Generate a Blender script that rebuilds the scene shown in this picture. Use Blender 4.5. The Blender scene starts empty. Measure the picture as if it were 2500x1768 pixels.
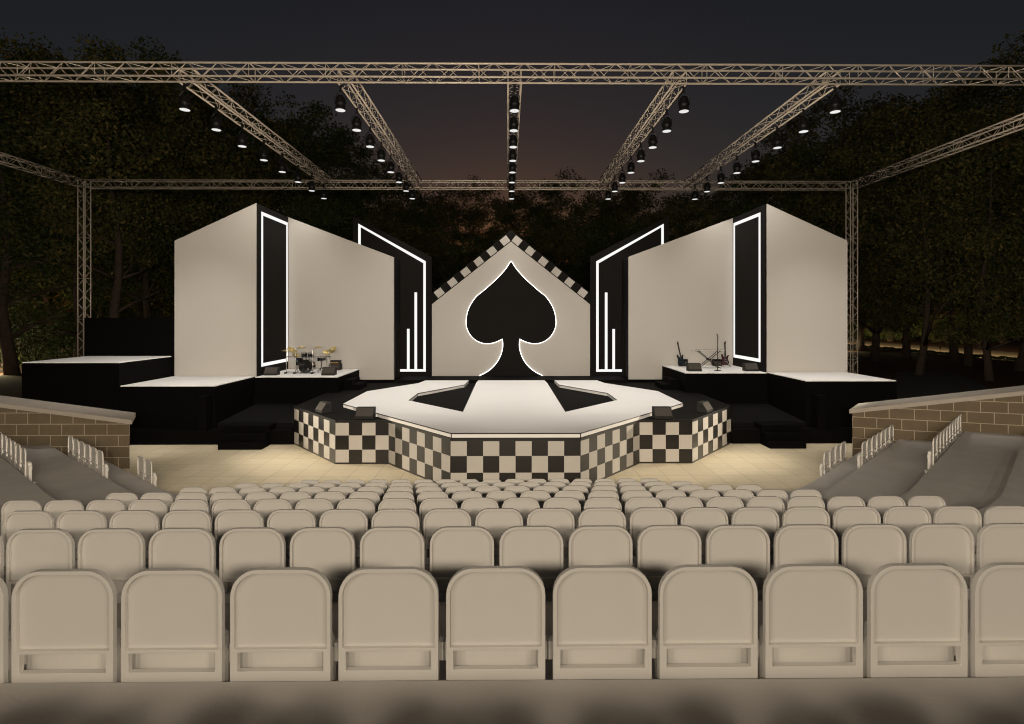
import bpy, bmesh, math, random
import numpy as np
from mathutils import Vector, Matrix

random.seed(7)
R = math.radians
S = bpy.context.scene
COL = S.collection

# ------------------------------------------------------------------ camera model
F, HY, EYE, YAW = 1300.0, 771.0, 4.1, 0.0085      # focal length / horizon row in photograph pixels, eye height, small yaw


def ray(x, y):
    u, v = (x - 1250.0) / F, (HY - y) / F
    return (u * math.cos(YAW) + math.sin(YAW), -u * math.sin(YAW) + math.cos(YAW), v)


def onz(x, y, z):
    d = ray(x, y)
    t = (z - EYE) / d[2]
    return (d[0] * t, d[1] * t)


def ony(x, y, Y):
    d = ray(x, y)
    t = Y / d[1]
    return Vector((d[0] * t, Y, EYE + d[2] * t))


def pix(X, Y, Z):
    r = X * math.cos(YAW) - Y * math.sin(YAW)
    d = X * math.sin(YAW) + Y * math.cos(YAW)
    return 1250 + F * r / d, HY + F * (EYE - Z) / d


# ------------------------------------------------------------------ materials
def mat(name, col, rough=0.6, spec=0.5, metal=0.0, vary=0.08, scale=6.0, bump=0.0, bscale=40.0, coat=0.0):
    m = bpy.data.materials.new(name)
    m.use_nodes = True
    nt = m.node_tree
    b = nt.nodes['Principled BSDF']
    b.inputs['Roughness'].default_value = rough
    b.inputs['Specular IOR Level'].default_value = spec
    b.inputs['Metallic'].default_value = metal
    b.inputs['Coat Weight'].default_value = coat
    tc = nt.nodes.new('ShaderNodeTexCoord')
    nz = nt.nodes.new('ShaderNodeTexNoise')
    nz.inputs['Scale'].default_value = scale
    nz.inputs['Detail'].default_value = 6
    nt.links.new(tc.outputs['Object'], nz.inputs['Vector'])
    mx = nt.nodes.new('ShaderNodeMix')
    mx.data_type = 'RGBA'
    a = [max(0, c * (1 - vary)) for c in col]
    c2 = [min(1, c * (1 + vary)) for c in col]
    mx.inputs[6].default_value = (*a, 1)
    mx.inputs[7].default_value = (*c2, 1)
    nt.links.new(nz.outputs['Fac'], mx.inputs[0])
    nt.links.new(mx.outputs[2], b.inputs['Base Color'])
    if bump:
        n2 = nt.nodes.new('ShaderNodeTexNoise')
        n2.inputs['Scale'].default_value = bscale
        n2.inputs['Detail'].default_value = 4
        nt.links.new(tc.outputs['Object'], n2.inputs['Vector'])
        bp = nt.nodes.new('ShaderNodeBump')
        bp.inputs['Strength'].default_value = bump
        bp.inputs['Distance'].default_value = 0.02
        nt.links.new(n2.outputs['Fac'], bp.inputs['Height'])
        nt.links.new(bp.outputs['Normal'], b.inputs['Normal'])
    return m


def emis(name, col, strength):
    m = bpy.data.materials.new(name)
    m.use_nodes = True
    nt = m.node_tree
    nt.nodes.clear()
    o = nt.nodes.new('ShaderNodeOutputMaterial')
    e = nt.nodes.new('ShaderNodeEmission')
    e.inputs['Color'].default_value = (*col, 1)
    e.inputs['Strength'].default_value = strength
    nt.links.new(e.outputs[0], o.inputs[0])
    return m


def brick_mat():
    m = mat('brick', (.2, .15, .09), rough=.9, spec=.2)
    nt = m.node_tree
    b = nt.nodes['Principled BSDF']
    tc = nt.nodes.new('ShaderNodeTexCoord')
    sp = nt.nodes.new('ShaderNodeSeparateXYZ')
    cb = nt.nodes.new('ShaderNodeCombineXYZ')
    nt.links.new(tc.outputs['Object'], sp.inputs[0])
    nt.links.new(sp.outputs['X'], cb.inputs['X'])
    nt.links.new(sp.outputs['Z'], cb.inputs['Y'])
    br = nt.nodes.new('ShaderNodeTexBrick')
    br.inputs['Color1'].default_value = (.122, .095, .060, 1)
    br.inputs['Color2'].default_value = (.138, .108, .070, 1)
    br.inputs['Mortar'].default_value = (.34, .28, .21, 1)
    br.inputs['Scale'].default_value = 1
    br.inputs['Mortar Size'].default_value = .012
    br.inputs['Mortar Smooth'].default_value = .3
    br.inputs['Brick Width'].default_value = .6
    br.inputs['Row Height'].default_value = .3
    nt.links.new(cb.outputs[0], br.inputs['Vector'])
    nz = nt.nodes.new('ShaderNodeTexNoise')
    nz.inputs['Scale'].default_value = 3
    nz.inputs['Detail'].default_value = 8
    nt.links.new(tc.outputs['Object'], nz.inputs['Vector'])
    mp = nt.nodes.new('ShaderNodeMapRange')
    mp.inputs[3].default_value = .75
    mp.inputs[4].default_value = 1.2
    nt.links.new(nz.outputs['Fac'], mp.inputs[0])
    mx = nt.nodes.new('ShaderNodeMix')
    mx.data_type = 'RGBA'
    mx.blend_type = 'MULTIPLY'
    mx.inputs[0].default_value = 1
    nt.links.new(br.outputs['Color'], mx.inputs[6])
    nt.links.new(mp.outputs[0], mx.inputs[7])
    nt.links.new(mx.outputs[2], b.inputs['Base Color'])
    bp = nt.nodes.new('ShaderNodeBump')
    bp.inputs['Strength'].default_value = .5
    bp.inputs['Distance'].default_value = .01
    bp.invert = True
    nt.links.new(br.outputs['Fac'], bp.inputs['Height'])
    nt.links.new(bp.outputs['Normal'], b.inputs['Normal'])
    return m


def floor_mat():
    m = mat('pale_stone_tiles', (.6, .48, .3), rough=.62, spec=.35)
    nt = m.node_tree
    b = nt.nodes['Principled BSDF']
    tc = nt.nodes.new('ShaderNodeTexCoord')
    br = nt.nodes.new('ShaderNodeTexBrick')
    br.offset = 0
    br.inputs['Color1'].default_value = (.73, .635, .45, 1)
    br.inputs['Color2'].default_value = (.67, .58, .405, 1)
    br.inputs['Mortar'].default_value = (.40, .31, .19, 1)
    br.inputs['Scale'].default_value = 1
    br.inputs['Mortar Size'].default_value = .006
    br.inputs['Mortar Smooth'].default_value = .2
    br.inputs['Brick Width'].default_value = .674
    br.inputs['Row Height'].default_value = .568
    nt.links.new(tc.outputs['Object'], br.inputs['Vector'])
    mpg = nt.nodes.new('ShaderNodeMapping')
    mpg.inputs['Scale'].default_value = (1.2, 16, 1)
    nt.links.new(tc.outputs['Object'], mpg.inputs[0])
    nz = nt.nodes.new('ShaderNodeTexNoise')
    nz.inputs['Scale'].default_value = 2.2
    nz.inputs['Detail'].default_value = 8
    nt.links.new(mpg.outputs[0], nz.inputs['Vector'])
    mp = nt.nodes.new('ShaderNodeMapRange')
    mp.inputs[3].default_value = .8
    mp.inputs[4].default_value = 1.2
    nt.links.new(nz.outputs['Fac'], mp.inputs[0])
    mx = nt.nodes.new('ShaderNodeMix')
    mx.data_type = 'RGBA'
    mx.blend_type = 'MULTIPLY'
    mx.inputs[0].default_value = 1
    nt.links.new(br.outputs['Color'], mx.inputs[6])
    nt.links.new(mp.outputs[0], mx.inputs[7])
    nt.links.new(mx.outputs[2], b.inputs['Base Color'])
    return m


def leaf_mat(name, c1, c2, c3):
    m = bpy.data.materials.new(name)
    m.use_nodes = True
    nt = m.node_tree
    b = nt.nodes['Principled BSDF']
    b.inputs['Roughness'].default_value = .7
    b.inputs['Specular IOR Level'].default_value = .2
    g = nt.nodes.new('ShaderNodeNewGeometry')
    cr = nt.nodes.new('ShaderNodeValToRGB')
    cr.color_ramp.elements[0].color = (*c1, 1)
    cr.color_ramp.elements[1].color = (*c3, 1)
    e = cr.color_ramp.elements.new(.55)
    e.color = (*c2, 1)
    nt.links.new(g.outputs['Random Per Island'], cr.inputs[0])
    nt.links.new(cr.outputs[0], b.inputs['Base Color'])
    return m


M = {
    'seat': mat('seat_plastic', (.60, .575, .53), rough=.55, spec=.3, vary=.03, bump=.02, bscale=300),
    'concrete': mat('concrete', (.50, .47, .435), rough=.9, spec=.2, vary=.14, scale=2.2, bump=.15, bscale=60),
    'soil': mat('soil', (.15, .08, .052), rough=1, spec=.1, vary=.4, scale=.8, bump=.5, bscale=6),
    'beige': mat('off_white_panel', (.50, .475, .44), rough=.75, spec=.25, vary=.025, scale=.7),
    'white': mat('white_stage_floor', (.86, .845, .82), rough=.65, spec=.3, vary=.02, scale=1.5),
    'black': mat('black_stage_paint', (.0022, .002, .0018), rough=.75, spec=.05, vary=.25, scale=3),
    'black_deck': mat('black_deck', (.0045, .004, .0036), rough=.8, spec=.08, vary=.3, scale=4),
    'black_tile': mat('black_tile', (.0085, .007, .0055), rough=.32, spec=.7, vary=.15, scale=5),
    'panel_black': mat('panel_black', (.0085, .0078, .007), rough=.75, spec=.1, vary=.12, scale=2),
    'tile_white': mat('tile_white', (.50, .47, .425), rough=.5, spec=.4, vary=.03, scale=3),
    'alu': mat('truss_aluminium', (.57, .495, .405), rough=.4, spec=.5, metal=.2, vary=.06, scale=9),
    'fixture': mat('fixture_black', (.006, .006, .006), rough=.5, spec=.2, vary=.2),
    'speaker': mat('speaker_black', (.02, .019, .018), rough=.75, spec=.3, vary=.2, scale=20, bump=.1, bscale=120),
    'grille': mat('speaker_grille', (.048, .04, .032), rough=.5, spec=.4, vary=.3, scale=90, bump=.2, bscale=300),
    'chrome': mat('chrome', (.55, .54, .52), rough=.18, metal=1, vary=.05),
    'brass': mat('cymbal_brass', (.80, .64, .28), rough=.28, metal=1, vary=.1),
    'drum': mat('drum_black_lacquer', (.008, .008, .008), rough=.12, spec=.6, vary=.1, coat=.5),
    'gold': mat('amp_gold', (.6, .38, .12), rough=.35, metal=.7),
    'guitar_blue': mat('guitar_blue', (.004, .010, .018), rough=.25, spec=.4, coat=.2),
    'guitar_red': mat('guitar_red', (.03, .004, .005), rough=.25, spec=.4, coat=.2),
    'wood': mat('dark_wood', (.018, .010, .007), rough=.5, vary=.3),
    'bark': mat('bark', (.075, .055, .042), rough=1, spec=.1, vary=.5, scale=5, bump=1.0, bscale=14),
    'coping': mat('coping_stone', (.34, .305, .26), rough=.85, spec=.2, vary=.12, scale=3, bump=.1, bscale=50),
    'asphalt': mat('asphalt', (.13, .12, .11), rough=.95, spec=.2, vary=.2, bump=.2),
    'gravel': mat('path_gravel', (.30, .25, .18), rough=1, spec=.1, vary=.2, scale=3),
    'led': emis('led_strip', (1, .985, .955), 1.0),
    'led_hot': emis('led_edge', (1, .975, .93), 3.4),
    'lens': emis('lamp_lens', (1, .985, .96), .82),
    'brick': brick_mat(),
    'floor': floor_mat(),
    'leaf_a': leaf_mat('leaf_dark_green', (.027, .041, .012), (.052, .066, .020), (.115, .105, .032)),
    'leaf_b': leaf_mat('leaf_olive', (.030, .040, .012), (.062, .064, .020), (.15, .115, .034)),
    'leaf_c': leaf_mat('leaf_deep_green', (.021, .041, .013), (.042, .062, .018), (.088, .094, .027)),
}


# ------------------------------------------------------------------ mesh helper
class MB:
    def __init__(s):
        s.v, s.f, s.m = [], [], []

    def add(s, vs, fs, mi=0):
        o = len(s.v)
        s.v += [tuple(p) for p in vs]
        s.f += [tuple(i + o for i in f) for f in fs]
        s.m += [mi] * len(fs)
        return s

    def box(s, x0, x1, y0, y1, z0, z1, mi=0, mtx=None):
        vs = [Vector((x, y, z)) for z in (z0, z1) for y in (y0, y1) for x in (x0, x1)]
        if mtx:
            vs = [mtx @ p for p in vs]
        return s.add(vs, [(0, 2, 3, 1), (4, 5, 7, 6), (0, 1, 5, 4), (1, 3, 7, 5), (3, 2, 6, 7), (2, 0, 4, 6)], mi)

    def prism(s, pts, ext, mi=0, mtop=None):
        pts = [Vector(p) for p in pts]
        e = Vector(ext)
        nrm = Vector((0, 0, 0))
        for a, b in zip(pts, pts[1:] + pts[:1]):
            nrm += a.cross(b)
        if nrm.dot(e) < 0:
            pts.reverse()
        n = len(pts)
        vs = pts + [p + e for p in pts]
        s.add(vs, [tuple(range(n - 1, -1, -1))] + [(i, (i + 1) % n, n + (i + 1) % n, n + i) for i in range(n)], mi)
        s.add(vs, [tuple(range(n, 2 * n))], mi if mtop is None else mtop)
        return s

    def tube(s, pts, rad, n=8, mi=0, closed=False, caps=True):
        pts = [Vector(p) for p in pts]
        k = len(pts)
        if not hasattr(rad, '__len__'):
            rad = [rad] * k
        o = len(s.v)
        prev = None
        for i, p in enumerate(pts):
            if closed:
                t = (pts[(i + 1) % k] - pts[i - 1]).normalized()
            else:
                t = (pts[min(i + 1, k - 1)] - pts[max(i - 1, 0)]).normalized()
            if prev is None:
                a = t.orthogonal().normalized()
            else:
                a = (prev - t * prev.dot(t)).normalized()
            prev = a
            b = t.cross(a)
            for j in range(n):
                an = 2 * math.pi * j / n
                s.v.append(tuple(p + (a * math.cos(an) + b * math.sin(an)) * rad[i]))
        for i in range(k if closed else k - 1):
            i2 = (i + 1) % k
            for j in range(n):
                j2 = (j + 1) % n
                s.f.append((o + i * n + j, o + i * n + j2, o + i2 * n + j2, o + i2 * n + j))
                s.m.append(mi)
        if caps and not closed:
            s.f.append(tuple(o + j for j in range(n - 1, -1, -1)))
            s.f.append(tuple(o + (k - 1) * n + j for j in range(n)))
            s.m += [mi, mi]
        return s

    def lathe(s, prof, c, axis=(0, 0, 1), n=24, mi=0):
        c, ax = Vector(c), Vector(axis).normalized()
        a = ax.orthogonal().normalized()
        b = ax.cross(a)
        o = len(s.v)
        for r, h in prof:
            for j in range(n):
                an = 2 * math.pi * j / n
                s.v.append(tuple(c + ax * h + (a * math.cos(an) + b * math.sin(an)) * r))
        for i in range(len(prof) - 1):
            for j in range(n):
                j2 = (j + 1) % n
                s.f.append((o + i * n + j, o + i * n + j2, o + (i + 1) * n + j2, o + (i + 1) * n + j))
                s.m.append(mi)
        s.f.append(tuple(o + j for j in range(n - 1, -1, -1)))
        s.f.append(tuple(o + (len(prof) - 1) * n + j for j in range(n)))
        s.m += [mi, mi]
        return s

    def build(s, name, mats, parent=None, smooth=False, loc=None):
        me = bpy.data.meshes.new(name)
        me.from_pydata(s.v, [], s.f)
        if not isinstance(mats, (list, tuple)):
            mats = [mats]
        for m in mats:
            me.materials.append(M[m] if isinstance(m, str) else m)
        me.polygons.foreach_set('material_index', s.m)
        if smooth is not False:
            me.polygons.foreach_set('use_smooth', [True] * len(s.f))
            if smooth is not True:
                me.set_sharp_from_angle(angle=R(smooth))
        me.update()
        o = bpy.data.objects.new(name, me)
        COL.objects.link(o)
        if parent:
            o.parent = parent
        if loc:
            o.location = loc
        return o


def tag(o, label=None, cat=None, group=None, kind=None):
    if label: o['label'] = label
    if cat: o['category'] = cat
    if group: o['group'] = group
    if kind: o['kind'] = kind
    return o


def thing(name, label, cat, loc=(0, 0, 0), rz=0, group=None):
    o = bpy.data.objects.new(name, None)
    o.empty_display_size = .2
    COL.objects.link(o)
    o.location = loc
    o.rotation_euler = (0, 0, rz)
    return tag(o, label, cat, group)


KIDS = {}


def dup(root, loc, rz=0, label=None, scale=None):
    if root.name not in KIDS:
        KIDS[root.name] = [(c, list(c.children)) for c in root.children]
    r = root.copy()
    COL.objects.link(r)
    r.location = loc
    r.rotation_euler = (0, 0, rz)
    if scale: r.scale = scale
    if label: r['label'] = label
    for c, gs in KIDS[root.name]:
        d = c.copy()
        COL.objects.link(d)
        d.parent = r
        for g in gs:
            e = g.copy()
            COL.objects.link(e)
            e.parent = d
    return r


ORD = ('first second third fourth fifth sixth seventh eighth ninth tenth eleventh twelfth thirteenth fourteenth fifteenth '
       'sixteenth seventeenth eighteenth nineteenth twentieth').split()
ORD += ['twenty-' + w for w in ORD[:9]] + ['thirtieth'] + ['thirty-' + w for w in ORD[:9]] + ['fortieth']

AX = .19                                            # axis of the set

# ------------------------------------------------------------------ ground
b = MB()
b.add([(-400, -60, -.06), (400, -60, -.06), (400, 500, -.06), (-400, 500, -.06)], [(0, 1, 2, 3)])
tag(b.build('ground', 'soil'), kind='structure')
b = MB()
b.add([(-16, 5, 0), (16, 5, 0), (16, 27, 0), (-16, 27, 0)], [(0, 1, 2, 3)])
tag(b.build('floor', 'floor'), kind='structure')
b = MB()
pv = [onz(x, y, -.03) for x, y in ((2160, 985), (2190, 909), (2290, 905), (2345, 914), (2400, 940), (2470, 990), (2480, 1060), (2200, 1060))]
b.prism([(p[0], p[1], -.05) for p in pv], (0, 0, .02))
tag(b.build('pavement', 'asphalt'), kind='structure')
for nm, xs_ in (('path', (46.6, 50.0, 63.0, 56.5)), ('path', (-57.0, -46.8, -46.8, -57.0))):
    b = MB()
    b.add([(xs_[0], 20, -.03), (xs_[1], 20, -.03), (xs_[2], 120, -.03), (xs_[3], 120, -.03)] if xs_[0] < 0 else [(46.4, 20, -.03), (56.5, 20, -.03), (58.5, 130, -.03), (46.4, 130, -.03)], [(0, 1, 2, 3)])
    tag(b.build(nm, 'gravel'), kind='structure')

# ------------------------------------------------------------------ terraces
ROWY = [2.31 + 1.214 * r for r in range(8)]
ROWY[0] = 2.275         # backs of rows one to eight
RISE = .32


def rowz(r): return RISE * (7 - r)


# wings: unit direction of the row (away from the centre), normal, offset per row
UR, NR = Vector((.73, .683, 0)), Vector((.683, -.73, 0))
UL, NL = Vector((-.785, .619, 0)), Vector((-.619, -.785, 0))
OFFR = [(-2.06 + 1.25 * (5 - r)) if r < 6 else (-3.39 if r == 6 else -4.12) for r in range(8)]
OFFL = [(-2.46 + 1.25 * (5 - r)) if r < 6 else (-3.74 if r == 6 else -4.55) for r in range(8)]
WR0, WR1 = Vector((9.9, 15.2, 0)), Vector((13.54, 13.96, 0))
WRD = (WR1 - WR0).normalized()
WL0, WLD = Vector((-10.12, 14.35, 0)), Vector((-1, -.004, 0)).normalized()


def isect(p, d, q, e):
    den = d.x * e.y - d.y * e.x
    t = ((q.x - p.x) * e.y - (q.y - p.y) * e.x) / den
    return p + d * t


def fillet(a, c, d, Rr):
    """arc points round corner c between a->c and c->d"""
    u, w = (a - c).normalized(), (d - c).normalized()
    ang = u.angle(w)
    T = Rr / math.tan(ang / 2)
    p, q = c + u * T, c + w * T
    cen = c + (u + w).normalized() * (Rr / math.sin(ang / 2))
    a0 = math.atan2(p.y - cen.y, p.x - cen.x)
    a1 = math.atan2(q.y - cen.y, q.x - cen.x)
    da = (a1 - a0 + math.pi) % (2 * math.pi) - math.pi
    return [Vector((cen.x + Rr * math.cos(a0 + da * k / 14), cen.y + Rr * math.sin(a0 + da * k / 14), 0)) for k in range(15)]


b = MB()
for r in range(7, -1, -1):
    top = rowz(r) + RISE
    yc = ROWY[r] - (.06 if r else .025)
    nr, nl = OFFR[r] + .06, OFFL[r] + .06
    pr = NR * nr
    pl = NL * nl
    cr = isect(Vector((0, yc, 0)), Vector((1, 0, 0)), pr, UR)
    cl = isect(Vector((0, yc, 0)), Vector((-1, 0, 0)), pl, UL)
    er = isect(pr, UR, WR0 - WRD.yxz * 0 + Vector((-WRD.y, WRD.x, 0)) * .1, WRD)
    el = isect(pl, UL, WL0 + Vector((0, .1, 0)), WLD)
    if er.x < WR0.x + .05:
        er = pr + UR * ((WR0.x - .02 - pr.x) / UR.x)
    if el.x > WL0.x - .05:
        el = pl + UL * ((WL0.x + .02 - pl.x) / UL.x)
    poly = [el] + fillet(el, cl, Vector((0, yc, 0)), 5.0) + fillet(Vector((0, yc, 0)), cr, er, 5.0) + [er]
    wr = WR0 + Vector((-WRD.y, WRD.x, 0)) * .1
    if er.x < WR0.x:
        poly += [Vector((wr.x, wr.y, 0))]
    poly += [wr + WRD * 16, Vector((26, -5, 0)), Vector((-26, -5, 0)), WL0 + Vector((0, .1, 0)) + WLD * 16]
    if el.x > WL0.x:
        poly += [WL0 + Vector((0, .1, 0))]
    z0 = -.1 if r == 7 else top - RISE - .1
    b.prism([(p.x, p.y, z0) for p in poly], (0, 0, top - z0))
tag(b.build('terrace', 'concrete'), kind='structure')


# ------------------------------------------------------------------ parapet walls
def parapet(label, p0, d, z0, z1, L):
    rz = math.atan2(d.y, d.x)
    t = thing('parapet_wall', label, 'wall', (p0.x, p0.y, 0), rz)
    sl = (z1 - z0)
    side = 1 if d.x > 0 else -1                     # thickness goes away from the camera
    w = MB()
    fr = [(0, 0), (L, 0), (L, .3 * side), (.32, .3 * side)]
    vs = [(x, y, -.1) for x, y in fr] + [(x, y, z0 + sl * max(x, 0)) for x, y in fr]
    w.add(vs, [(3, 2, 1, 0), (4, 5, 6, 7), (0, 1, 5, 4), (1, 2, 6, 5), (2, 3, 7, 6), (3, 0, 4, 7)])
    w.build('wall_face', 'brick', t)
    c = MB()
    fr = [(-.09, -.05 * side), (L, -.05 * side), (L, .72 * side), (.34, .72 * side)]
    vs = [(x, y, z0 + sl * x + .001) for x, y in fr] + [(x, y, z0 + sl * x + .116) for x, y in fr]
    c.add(vs, [(3, 2, 1, 0), (4, 5, 6, 7), (0, 1, 5, 4), (1, 2, 6, 5), (2, 3, 7, 6), (3, 0, 4, 7)])
    c.build('coping', 'coping', t)
    return t


parapet('tan block wall with sloping coping beside the right side seats', WR0, WRD, 1.31, 1.31 + .178, 16)
parapet('tan block wall with sloping coping beside the left side seats', WL0, WLD, 1.21, 1.21 + .132, 16)


# ------------------------------------------------------------------ seats
def rrect(hw, z0, z1, rt, rb, n=8):
    pts = []
    for cx, cz, r, a0 in ((hw - rt, z1 - rt, rt, 0), (-hw + rt, z1 - rt, rt, 90), (-hw + rb, z0 + rb, rb, 180), (hw - rb, z0 + rb, rb, 270)):
        for k in range(n + 1):
            a = R(a0 + 90 * k / n)
            pts.append((cx + r * math.cos(a), cz + r * math.sin(a)))
    return pts


def plate(loops_front, loops_back, y0, y1, e=.003):
    """plate in XZ between y0 and y1: first loop is the outline, the others are holes; params tuples for rrect"""
    bm = bmesh.new()

    def ring(par, y, ins):
        hw, a, c, rt, rb = par
        return [bm.verts.new((x, y, z)) for x, z in rrect(hw - ins, a + ins, c - ins, max(rt - ins, .001), max(rb - ins, .001))]

    fr, bk = [], []
    for i, par in enumerate(loops_front):
        sg = 1 if i == 0 else -1
        rs = [ring(par, y0, e * sg), ring(par, y0 + e, 0), ring(par, y1 - e, 0), ring(par, y1, e * sg)]
        for p, q in zip(rs, rs[1:]):
            n = len(p)
            for k in range(n):
                try:
                    bm.faces.new((p[k], p[(k + 1) % n], q[(k + 1) % n], q[k]))
                except ValueError:
                    pass
        fr.append(rs[0])
        bk.append(rs[-1])
    for grp in (fr, bk):
        es = []
        for lp in grp:
            n = len(lp)
            for k in range(n):
                e_ = bm.edges.get((lp[k], lp[(k + 1) % n])) or bm.edges.new((lp[k], lp[(k + 1) % n]))
                es.append(e_)
        bmesh.ops.triangle_fill(bm, edges=es, use_beauty=True)
    bmesh.ops.remove_doubles(bm, verts=bm.verts, dist=1e-5)
    bmesh.ops.recalc_face_normals(bm, faces=bm.faces)
    return bm


def bm_obj(bm, name, m, parent, smooth=35):
    me = bpy.data.meshes.new(name)
    bm.to_mesh(me)
    bm.free()
    me.materials.append(M[m])
    if smooth:
        me.polygons.foreach_set('use_smooth', [True] * len(me.polygons))
        me.set_sharp_from_angle(angle=R(smooth))
    o = bpy.data.objects.new(name, me)
    COL.objects.link(o)
    o.parent = parent
    return o


def make_seat():
    t = thing('stadium_seat', '', 'seat', group='rows of tip-up seats')
    REC = (.1952, .443, .7635, .0985, .003)
    SLOT = (.181, .350, .430, .0015, .0015)
    bm_obj(plate([(.212, .035, .78, .115, .002), REC, SLOT], None, 0, .026, .0012), 'back_frame', 'seat', t)
    # recessed, slightly dished panel
    b = MB()
    loops = []
    for ins, y in ((0, .0185), (.008, .0185), (.011, .0200), (.026, .0205), (.045, .0215)):
        hw, a, c, rt, rb = REC
        loops.append([(x, y, z) for x, z in rrect(hw - ins - .0004, a + ins * .5, c - ins, max(rt - ins, .01), .004)])
    n = len(loops[0])
    vs = [p for l in loops for p in l]
    fs = []
    for i in range(len(loops) - 1):
        for k in range(n):
            fs.append((i * n + k, i * n + (k + 1) % n, (i + 1) * n + (k + 1) % n, (i + 1) * n + k))
    fs.append(tuple((len(loops) - 1) * n + k for k in range(n)))
    b.add(vs, fs)
    hw, a, c, rt, rb = REC
    bk = [(x, .0255, z) for x, z in rrect(hw - .0004, a, c, rt, .004)]
    b.add(bk + loops[0], [tuple(range(n - 1, -1, -1))] + [(k, (k + 1) % n, n + (k + 1) % n, n + k) for k in range(n)])
    b.build('back_panel', 'seat', t, smooth=50)
    # folded tip-up seat: faceted curved shell with a round top
    b = MB()
    hw = .205
    xs = [-hw, -.186, -.160, -.130, -.095, -.05, 0, .05, .095, .130, .160, .186, hw]

    def yy(x): return .060 - .028 * (1 - (abs(x) / hw) ** 2.4)

    def zt(x):
        q = max(0, abs(x) - (hw - .09)) / .09
        return .40 + .09 * math.sqrt(max(0, 1 - q * q))
    nx = len(xs)
    vs = [(x, yy(x), .085) for x in xs] + [(x, yy(x) + .004, zt(x)) for x in xs] + [(x, .11, .085) for x in xs] + [(x, .11, zt(x)) for x in xs]
    fs = []
    for i in range(nx - 1):
        fs += [(i, i + 1, nx + i + 1, nx + i), (2 * nx + i + 1, 2 * nx + i, 3 * nx + i, 3 * nx + i + 1),
               (nx + i, nx + i + 1, 3 * nx + i + 1, 3 * nx + i), (i + 1, i, 2 * nx + i, 2 * nx + i + 1)]
    fs += [(0, nx, 3 * nx, 2 * nx), (nx - 1, 3 * nx - 1, 4 * nx - 1, 2 * nx - 1)]
    b.add(vs, fs)
    b.build('seat', 'seat', t)
    for sx in (-1, 1):
        h = MB()
        h.box(min(sx * .2055, sx * .226), max(sx * .2055, sx * .226), .07, .112, .345, .425)
        h.build('hinge', 'seat', t)
        h = MB()
        h.box(min(sx * .165, sx * .21), max(sx * .165, sx * .21), .0265, .165, .035, .075)
        k = h.build('bracket', 'seat', t)
        q = MB()
        q.lathe([(.02, 0), (.02, .012), (.012, .016), (.012, .036)], (sx * .188, .14, 0), n=10)
        q.build('foot', 'seat', k)
    return t


seat0 = make_seat()
seat_used = [False]


def seat(x, y, z, rz, label):
    if not seat_used[0]:
        seat_used[0] = True
        KIDS[seat0.name] = [(c, list(c.children)) for c in seat0.children]
        seat0.location = (x, y, z)
        seat0.rotation_euler = (0, 0, rz)
        seat0['label'] = label
        return seat0
    return dup(seat0, (x, y, z), rz, label)


PITCH = .46
ROWOFF = [-.05, .159, -.074, .15, -.084, .149, -.071, .141]
LIM = [(-9, 9), (-9, 9), (-9, 9), (-6.4, 5.0), (-5.55, 4.35), (-5.3, 4.1), (-5.05, 3.4), (-4.35, 3.15)]
RN = ['nearest row', 'second row from the camera', 'third row from the camera', 'fourth row from the camera', 'fifth row from the camera',
      'sixth row from the camera', 'seventh row from the camera', 'row closest to the stage']
for r in range(8):
    xs = [ROWOFF[r] + (PITCH if r else .4575) * k for k in range(-30, 31)]
    xs = [x for x in xs if LIM[r][0] <= x - .2 and x + .2 <= LIM[r][1]]
    vis = [x for x in xs if pix(x + .22, ROWY[r], 0)[0] > 8 and pix(x - .22, ROWY[r], 0)[0] < 2492]
    for k, x in enumerate(vis):
        lab = 'pale tip-up seat, %s from the left in the %s' % (ORD[k], RN[r])
        seat(x, ROWY[r] + .006 * x, rowz(r), .006, lab)
# the row just below the picture, whose shadows fall on the step in the foreground
for k in range(-7, 8):
    seat(.1 + PITCH * k, .92, rowz(-1), 0, 'pale grey tip-up seat in the row behind the nearest row, seen by its shadow')
# side blocks
for side, U, N, OFF, rows in (('right', UR, NR, OFFR, ((7, 7.66, 4), (6, 8.35, 7), (5, 9.25, 10))), ('left', UL, NL, OFFL, ((7, -8.1, 2), (6, -8.9, 6), (5, -9.68, 9)))):
    rz = math.atan2(-N.x, N.y) + math.pi            # local +Y points to the stage (-N)
    for r, xn, cnt in rows:
        p0 = N * OFF[r]
        t0 = (xn - p0.x) / U.x + .23
        for k in range(cnt):
            p = p0 + U * (t0 + PITCH * k)
            q = pix(p.x, p.y, rowz(r) + .4)
            if q[0] < -6: continue
            nm = {7: 'lowest', 6: 'middle', 5: 'highest'}[r]
            seat(p.x, p.y, rowz(r), rz, 'pale tip-up seat, %s from the aisle in the %s row, %s side block' % (ORD[k], nm, side))

# ------------------------------------------------------------------ main stage
ZS, ZW, ZB = 1.21, 1.33, 1.335
FP = [(-6.98, 17.05), (-4.94, 14.76), (-3.47, 14.76), (-1.53, 12.57), (1.53, 12.57), (3.47, 14.76), (4.94, 14.76), (6.98, 17.05)]
FP = [(x + AX, y) for x, y in FP]
st = thing('thrust_stage', 'black stage with folded checkered front thrusting towards the seats', 'stage', (AX, 17, 0))


def rel(o, root):
    for vv in o.data.vertices:
        vv.co -= root.location
    return o


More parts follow.
